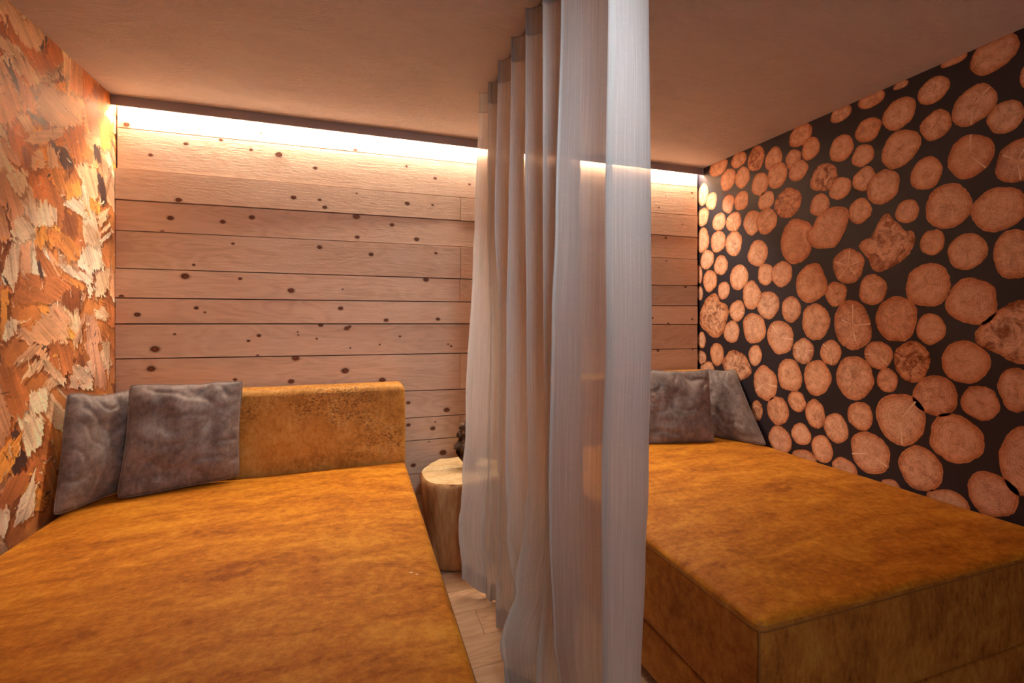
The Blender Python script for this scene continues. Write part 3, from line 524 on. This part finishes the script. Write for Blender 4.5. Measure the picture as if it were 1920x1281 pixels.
    o = bpy.data.objects.new('wall_left', me); COL.objects.link(o); struct(o)
shavings_wall()

# ------------------------------------------------------------------ LED cove light
led = empty('cove_light', (XR/2, .0, H), 'long grey aluminium cove light glowing warm under the ceiling along the boarded wall', 'light')
ZP = 2.302
prof = [(-.006, H-.001), (-.006, ZP), (.0, ZP-.0015), (.003, ZP), (.003, H-.019), (.033, H-.019), (.033, H-.001)]
v = []; f = []
for xx in (XL+.001, XR-.001): v += [(xx-XR/2, a, b-H) for a, b in prof]
n = len(prof)
for i in range(n): f.append((i, (i+1) % n, n+(i+1) % n, n+i))
f += [tuple(range(n))[::-1], tuple(range(n, 2*n))]
obj('aluminium_profile', v, f, M_alu, led)
mb = MB(); mb.box((.006-XR/2, .018, -.0235), (XR-.006-XR/2, .030, -.0195)); obj('led_strip', mb.v, mb.f, M_led, led)

# ------------------------------------------------------------------ beds
def soft_box(lo, hi, r, n=(40, 40, 10), crown=0., sag=.0, seed=0, rough=.0):
    lo = Vector(lo); hi = Vector(hi)
    V = []; Fc = []; idx = {}
    def ticks(a, b, m):
        t = [a+(b-a)*i/m for i in range(m+1)]
        ex = [a+r*k for k in (.15, .4, .7, 1)]+[b-r*k for k in (.15, .4, .7, 1)]
        return sorted(set(round(x, 5) for x in t+ex))
    T = [ticks(lo[i], hi[i], n[i]) for i in range(3)]
    cen = (lo+hi)/2; half = (hi-lo)/2
    def vert(p):
        k = tuple(round(c, 5) for c in p)
        if k in idx: return idx[k]
        q = Vector(p); inner = Vector([min(max(q[i], lo[i]+r), hi[i]-r) for i in range(3)]); d = q-inner
        if d.length > 1e-7: q = inner+d.normalized()*r
        u = (q.x-cen.x)/half.x; w = (q.y-cen.y)/half.y; h = max(0, (q.z-cen.z)/half.z)
        q.z += crown*(1-abs(u)**3.5)*(1-abs(w)**3.5)*h
        if rough: q += Vector((0, 0, 1))*noise.noise(Vector((q.x*2.2, q.y*2.2, seed)))*rough*h
        bl = sag*(1-min(1, abs((q.z-cen.z)/half.z))**2); q.x += bl*u*(1-abs(w)**8); q.y += bl*w*(1-abs(u)**8)
        idx[k] = len(V); V.append(q); return idx[k]
    for ax in range(3):
        a, b = [(1,2),(2,0),(0,1)][ax]
        for side in (0, 1):
            c = lo[ax] if side == 0 else hi[ax]
            for i in range(len(T[a])-1):
                for j in range(len(T[b])-1):
                    q = []
                    for (s, t) in ((i,j),(i+1,j),(i+1,j+1),(i,j+1)):
                        p = [0,0,0]; p[ax] = c; p[a] = T[a][s]; p[b] = T[b][t]; q.append(vert(p))
                    if side == 0: q = q[::-1]
                    Fc.append(q)
    return V, Fc
def make_daybed(x0, x1, y0, label, ztop=.515):
    cx = (x0+x1)/2; root = empty('daybed', (cx, y0/2, 0), label, 'bed')
    def L(V): return [(p[0]-cx, p[1]-y0/2, p[2]) for p in V]
    V, Fc = soft_box((x0, y0, .222), (x1, -.19, ztop), .022, (36, 44, 6), .030, .004, x0, .006)
    mt = obj('mattress', L(V), Fc, M_gold, root, smooth=True)
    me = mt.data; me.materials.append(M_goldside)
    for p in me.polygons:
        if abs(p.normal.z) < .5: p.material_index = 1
    zs = ztop-.020; e = .0015; rr = .022
    loop = []
    def arc(cx_, cy_, a0, a1):
        for k in range(6):
            a = math.radians(a0+(a1-a0)*k/5); loop.append((cx_+math.cos(a)*rr, cy_+math.sin(a)*rr, zs))
    arc(x1-rr, y0+rr, -90, 0); arc(x1-rr, -.19-rr, 0, 90); arc(x0+rr, -.19-rr, 90, 180); arc(x0+rr, y0+rr, 180, 270)
    dense = []
    for i in range(len(loop)):
        a = Vector(loop[i]); b = Vector(loop[(i+1) % len(loop)]); m = max(1, int((b-a).length/.05))
        for k in range(m): dense.append(a+(b-a)*k/m)
    V, Fc = tube(dense, .0024, 6, True); obj('seam_piping', L(V), Fc, M_thread, mt, smooth=True)
    V, Fc = tube([(x0+.004, y0+.004, .24), (x0+.004, y0+.004, zs)], .0025, 6); obj('corner_seam', L(V), Fc, M_thread, mt, smooth=True)
    V, Fc = soft_box((x0+.006, y0+.008, .052), (x1-.006, -.0, .217), .012, (12, 12, 4))
    obj('base', L(V), Fc, M_goldside, root, smooth=True)
    mb = MB(); mb.box((x0+.10, y0+.12, 0), (x1-.08, -.02, .051)); obj('plinth', L([Vector(q) for q in mb.v]), mb.f, M_black, root)
    V, Fc = soft_box((x0, -.185, .219), (x1, -.004, .925), .034, (40, 8, 26), .0, .004, 4)
    obj('backrest', L(V), Fc, M_goldback, root, smooth=True)
    bk = root.children[-1]; bk.data.materials.append(M_gold)
    for p in bk.data.polygons:
        if p.normal.z > .4: p.material_index = 1
    # fine seam on the top front edge of the backrest
    V, Fc = tube([(x0+.03+(x1-x0-.06)*k/20, -.180, .898) for k in range(21)], .0022, 6); obj('backrest_seam', L(V), Fc, M_thread, root, smooth=True)
    return root
BL = (.012, 1.352, -1.86); BR = (2.055, 3.436, -1.82)
bedL = make_daybed(*BL, 'ochre crushed-velvet daybed against the wood-shavings wallpaper, left of the curtain')
bedR = make_daybed(*BR, 'ochre crushed-velvet daybed against the log-end wallpaper, its front corner showing')

# two white specks of lint on the left bed, part of its cover
mb = MB()
for lx, ly, lr in ((1.262, -1.325, .0045), (1.278, -1.338, .0035)):
    zt = .515+.030*(1-abs((lx-.682)/.67)**3.5)*(1-abs((ly+1.025)/.835)**3.5)+noise.noise(Vector((lx*2.2, ly*2.2, .012)))*.006+.0012
    mb.quad([(lx-.682+math.cos(k*.785)*lr*(1+.3*math.sin(k*2)), ly+.93+math.sin(k*.785)*lr*.7, zt) for k in range(8)])
ln_ = obj('lint_specks', mb.v, mb.f, mat_plain('white_lint', (240,225,205), .9), bedL); ln_['label'] = 'white specks'
# ------------------------------------------------------------------ cushions
def bed_top(x, y):
    x0, x1, y0 = (BL if x < 1.7 else BR)
    u = (x-(x0+x1)/2)/((x1-x0)/2); w = (y-(y0-.19)/2)/((-.19-y0)/2)
    u = min(1, abs(u)); w = min(1, abs(w))
    return .515+.030*(1-u**3.5)*(1-w**3.5)+noise.noise(Vector((x*2.2, y*2.2, x0)))*.006
def make_cushion(bl, br, tr, tl, thick, label, seed, group=None, dent=0.):
    bl, br, tr, tl = map(Vector, (bl, br, tr, tl)); c = (bl+br)/2
    nrm = (br-bl).cross(tl-bl).normalized()
    n = 56; V = []; Fc = []
    def P(u, v, s):
        U, Vv = abs(2*u-1), abs(2*v-1)
        pin = .030   # sides draw in between the corners
        cr = .022*(U*Vv)**7; pv = pin if v > .5 else .004
        uu = u+(0.5-u)*2*(pin*(1-Vv**2)*U**3+cr); vv = v+(0.5-v)*2*(pv*(1-U**2)*Vv**3+cr)
        p = bl*(1-uu)*(1-vv)+br*uu*(1-vv)+tr*uu*vv+tl*(1-uu)*vv
        h = max(0, (1-U**2.6))**.55*max(0, (1-Vv**2.6))**.55
        e = (1-U**6)*(1-Vv**6)
        w = noise.noise(Vector((uu*3, vv*3, seed+s)))*.030+noise.noise(Vector((uu*9, vv*5, seed+s*2)))*.010
        k1 = noise.noise(Vector((uu*2.2+vv*6, vv*2-uu*3.5, seed*2+s)))   # folds
        w -= max(0, .22-abs(k1))*.09*(.25+.75*max(U, Vv)**2)
        # short puckers running in from the seam
        w += .006*math.sin(vv*60+seed)*max(0, U-.72)*3+.006*math.sin(uu*55+seed)*max(0, Vv-.72)*3
        d = -dent*math.exp(-((uu-.5)**2+(vv-1)**2)*14)
        p = p+Vector((0,0,1))*d+nrm*s*(thick*.5*h+w*e*.8)
        p += Vector((0,0,1))*noise.noise(Vector((uu*6, seed, vv*2)))*.006*vv
        p.z = max(p.z, bed_top(p.x, p.y)+.006)
        if p.z < .93: p.y = min(p.y, -.196)
        p.y = min(p.y, -.02); p.x = min(XR-.008, max(.008, p.x))
        return p-c
    for s in (1, -1):
        b = len(V)
        for j in range(n+1):
            for i in range(n+1): V.append(P(i/n, j/n, s))
        for j in range(n):
            for i in range(n):
                q = [b+j*(n+1)+i, b+j*(n+1)+i+1, b+(j+1)*(n+1)+i+1, b+(j+1)*(n+1)+i]
                Fc.append(q if s == 1 else q[::-1])
    o = obj('cushion', V, Fc, M_taupe, None, smooth=True, loc=c)
    bm = bmesh.new(); bm.from_mesh(o.data); bmesh.ops.remove_doubles(bm, verts=bm.verts, dist=.0008); bm.to_mesh(o.data); bm.free()
    for p in o.data.polygons: p.use_smooth = True
    # sewn edge
    ring = [P(i/40, 0, 0) for i in range(40)]+[P(1, i/40, 0) for i in range(40)]+[P(1-i/40, 1, 0) for i in range(40)]+[P(0, 1-i/40, 0) for i in range(40)]
    V, Fc = tube(ring, .0022, 6, True); obj('edge_seam', V, Fc, M_taupe, o, smooth=True)
    return tag(o, label, 'cushion', group)
G = 'taupe velvet cushions on the daybeds'
make_cushion((.030,-.535,.532), (.190,-.222,.540), (.180,-.208,.965), (.024,-.430,.985), .10, 'dark taupe velvet cushion in the corner against the shavings wallpaper', 2.3, G, .01)
make_cushion((.172,-.410,.534), (.592,-.265,.540), (.598,-.215,.985), (.172,-.290,.995), .12, 'taupe velvet cushion in front of the corner one, against the backrest left of the curtain', 5.1, G)
make_cushion((2.70,-.335,.530), (3.155,-.445,.536), (3.225,-.315,.955), (2.79,-.255,.965), .11, 'brown velvet cushion beside the curtain edge, against the right backrest', 7.7, G)
make_cushion((3.235,-.275,.536), (3.395,-.600,.528), (3.438,-.300,.950), (3.285,-.205,.952), .10, 'brown velvet cushion in the corner against the log-end wallpaper', 9.2, G)

# ------------------------------------------------------------------ stump table with a gnarled root on it
st = empty('stump_table', (1.655, -.235, 0), 'peeled tree stump side table between the two daybeds, partly behind the curtain', 'table')
def outline(a, z):
    r = (.190+(.235-.190)*min(1, z/.45))
    r *= 1+.05*math.sin(2*a+.6)+.035*math.sin(3*a+1.9)+.02*math.sin(7*a+.3)+.012*noise.noise(Vector((math.cos(a)*4, math.sin(a)*4, z*2)))
    return r
n = 96; levels = [0, .01, .05, .1, .15, .2, .25, .3, .35, .4, .435, .449, .455]
V = []; Fc = []
crack = math.radians(218)
for li, z in enumerate(levels):
    for k in range(n):
        a = 2*math.pi*k/n; r = outline(a, z)
        if z > .44: r -= (z-.44)*.9
        if z < .02: r -= (.02-z)*.5
        d = abs((a-crack-.05*math.sin(z*20)+math.pi) % (2*math.pi)-math.pi)
        if d < .035: r -= .016*(1-d/.035)
        d = abs((a-math.radians(240)-.04*math.sin(z*31)+math.pi) % (2*math.pi)-math.pi)
        if d < .03 and z > .18: r -= .008
        V.append((math.cos(a)*r, math.sin(a)*r, z))
for i in range(len(levels)-1):
    for k in range(n): Fc.append((i*n+k, i*n+(k+1) % n, (i+1)*n+(k+1) % n, (i+1)*n+k))
Fc.append(tuple(range(n))[::-1])
side = obj('trunk', V, Fc, mat_stump('peeled_trunk_side'), st, smooth=True)
V = []; Fc = []; rings = 22
def topz(x, y):
    # a split runs across the top; the piece behind stands a little higher
    s = y-.055-.02*x
    z = .455+.006*noise.noise(Vector((x*9, y*9, 2)))+.004*noise.noise(Vector((x*30, y*30, 5)))
    if s > .004: z += .010*min(1, (s-.004)/.01)
    if abs(s) < .004 and x < .10: z -= .016
    return z
for j in range(rings+1):
    for k in range(n):
        a = 2*math.pi*k/n; r = (outline(a, .455)-.0135)*(1-j/rings); x, y = math.cos(a)*r, math.sin(a)*r
        V.append((x, y, topz(x, y) if j else .455))
for j in range(rings):
    for k in range(n): Fc.append((j*n+k, j*n+(k+1) % n, (j+1)*n+(k+1) % n, (j+1)*n+k))
obj('table_top', V, Fc, mat_stump('sawn_trunk_top', True), st, smooth=True)

def mat_root():
    g = NT('weathered_root', .8, .2); c = g.coord(); a = g.noise(c, 30, 5, .7)
    g.color(g.ramp(a, [(.35, lin((44,30,24))), (.5, lin((92,66,50))), (.68, lin((170,140,116)))])); g.bump(a, .8, .01); return g.m
M_root = mat_root()
rt = empty('dried_root', (1.715, -.22, .478), 'gnarled dark dried root standing on the stump, half hidden by the curtain', 'decoration')
def root_limb(name, path, rads, seed):
    pts = []; rr = []
    for i in range(len(path)-1):
        for s in range(6):
            t = s/6; p = Vector(path[i]).lerp(Vector(path[i+1]), t)
            p += Vector((noise.noise(p*40), noise.noise(p*40+Vector((5,0,0))), 0))*.012
            pts.append(p); rr.append((rads[i]*(1-t)+rads[i+1]*t)*(1+.45*noise.noise(Vector((seed, i*1.3+t*3, 0)))))
    V, Fc = tube(pts, rr, 12)
    V = [v_+Vector((noise.noise(v_*45), noise.noise(v_*45+Vector((3,1,0))), noise.noise(v_*45+Vector((0,4,0)))))*.010 for v_ in V]
    return obj(name, V, Fc, M_root, rt, smooth=True)
root_limb('root_stem', [(-.02,.02,0), (-.035,.0,.05), (-.05,0,.10), (-.025,0,.15), (-.045,.0,.20), (-.02,.0,.235)], [.030,.038,.052,.030,.034,.010], 1)
root_limb('root_branch', [(.0,-.01,.03), (.03,-.02,.08), (.055,-.01,.14), (.05,0,.19)], [.03,.034,.026,.008], 4)
root_limb('root_branch', [(-.045,0,.13), (-.075,-.01,.155), (-.088,-.005,.19)], [.020,.015,.006], 7)

# ------------------------------------------------------------------ curtain
def lerp_tab(tab, z):
    if z <= tab[0][0]: return tab[0][1]
    for (a, xa), (b, xb) in zip(tab, tab[1:]):
        if z <= b:
            t = (z-a)/(b-a); t = t*t*(3-2*t); return xa+(xb-xa)*t
    return tab[-1][1]
# control columns along the cloth: alternating left crests (measured) and right crests behind them
ctrl = []
for i, (Y, tab) in enumerate(FOLDS):
    if i < 7:
        ctrl.append((Y, tab, 0.0))
        if i < 6:
            Y2 = (Y+FOLDS[i+1][0])/2
            ctrl.append((Y2, tab, .115+.02*math.sin(i*2.1)))
    elif i == 7: ctrl.append((Y, tab, 0.0))
    else: ctrl.append((Y, tab, 0.0))
def column(s, z):
    i = min(int(s), len(ctrl)-2); t = s-i
    (ya, ta, oa), (yb, tb, ob) = ctrl[i], ctrl[i+1]
    damp = 1-.25*max(0, (.5-z))
    xa = lerp_tab(ta, z)+oa*damp; xb = lerp_tab(tb, z)+ob*damp
    e = .5-.5*math.cos(math.pi*t); 
    if i >= 12: e = t*.55+e*.45
    y = ya+(yb-ya)*t
    x = xa+(xb-xa)*e
    # omega-shaped folds: crests bulge out towards their neighbours
    bul = math.sin(2*math.pi*t)*.018
    if i < 12: y -= bul*(1 if yb < ya else -1)*-1
    low = max(0, (1.0-z))
    x += noise.noise(Vector((s*.9, z*1.5, 1)))*.012*(.35+low)*(1 if s < 10 else .4)
    y += noise.noise(Vector((s*.8, z*1.3, 7)))*.016*(.3+low)
    k = noise.noise(Vector((s*1.1+z*2.4, z*3.2, 4)))
    x += max(0, .2-abs(k))*.05*min(1, low*1.6)*min(1, max(0, (10.5-s)/2))
    return x, y
def zlow(s):
    # the hem just touches the floor; the far corner is ruffled up, the folds dip and lift a little
    lift = .055*math.exp(-(s/.55)**2)
    return .004+lift+.006*(1+math.sin(s*2.7))
NS = 15*14+1; smax = len(ctrl)-1.0
svals = [smax*i/(NS-1) for i in range(NS)]
def sheet(name, z0f, z1f, rows_, mat, parent, s0=0., s1=None, off=0.):
    ss = [s for s in svals if s >= s0 and (s1 is None or s <= s1)]
    V = []; Fc = []; UV = []; arc = 0; prev = None
    cols_uv = []
    for s in svals:
        x, y = column(s, 1.3)
        if prev: arc += math.hypot(x-prev[0], y-prev[1])
        prev = (x, y); cols_uv.append(arc)
    for s in ss:
        for j in range(rows_+1):
            t = j/rows_; z = z0f(s)*(1-t)+z1f(s)*t; x, y = column(s, z)
            if off:
                x2, y2 = column(min(smax, s+.02), z); x1, y1 = column(max(0, s-.02), z); tx, ty = x2-x1, y2-y1; L_ = math.hypot(tx, ty)+1e-6
                x += ty/L_*off; y -= tx/L_*off
            V.append((x-1.70, y+1.2, z)); UV.append((cols_uv[svals.index(s)], z))
    m = rows_+1
    for i in range(len(ss)-1):
        for j in range(rows_): Fc.append((i*m+j, (i+1)*m+j, (i+1)*m+j+1, i*m+j+1))
    o = obj(name, V, Fc, mat, parent, smooth=True)
    ul = o.data.uv_layers.new(name='UVMap')
    for lp in o.data.loops: ul.data[lp.index].uv = UV[lp.vertex_index]
    return o
cu = empty('curtain', (1.70, -1.2, 0), 'sheer silver-grey linen curtain hanging in deep folds between the two daybeds', 'curtain')
HB = 2.245
ZT = H-.012
sheet('curtain_panel', lambda s: zlow(s)+.001, lambda s: HB, 130, M_curt, cu)
hd = sheet('header_band', lambda s: HB+.001, lambda s: ZT, 6, M_head, cu)
def seam(name, z, mat, parent, off=.0015, r=.0022):
    pts = []
    for s in svals:
        x, y = column(s, z); pts.append((x-1.70, y+1.2, z))
    V, Fc = tube(pts, r, 6); return obj(name, V, Fc, mat, parent, smooth=True)
seam('header_stitching', HB, M_curt, hd, r=.0028); seam('top_edge', ZT, M_head, hd, r=.002)
sheet('bottom_hem', zlow, lambda s: zlow(s)+.075, 8, M_hem, cu, off=.0016)
sheet('side_hem', lambda s: zlow(s)+.076, lambda s: HB-.002, 120, M_hem, cu, s0=smax-.22, off=.0020)
# ceiling track the curtain hangs from
mb = MB(); mb.box((1.700, -2.0, H-.010), (1.728, -.45, H-.0005)); tr_ = obj('curtain_track', mb.v, mb.f, M_alu)
tag(tr_, 'slim grey curtain track fixed to the ceiling above the sheer curtain', 'curtain track')
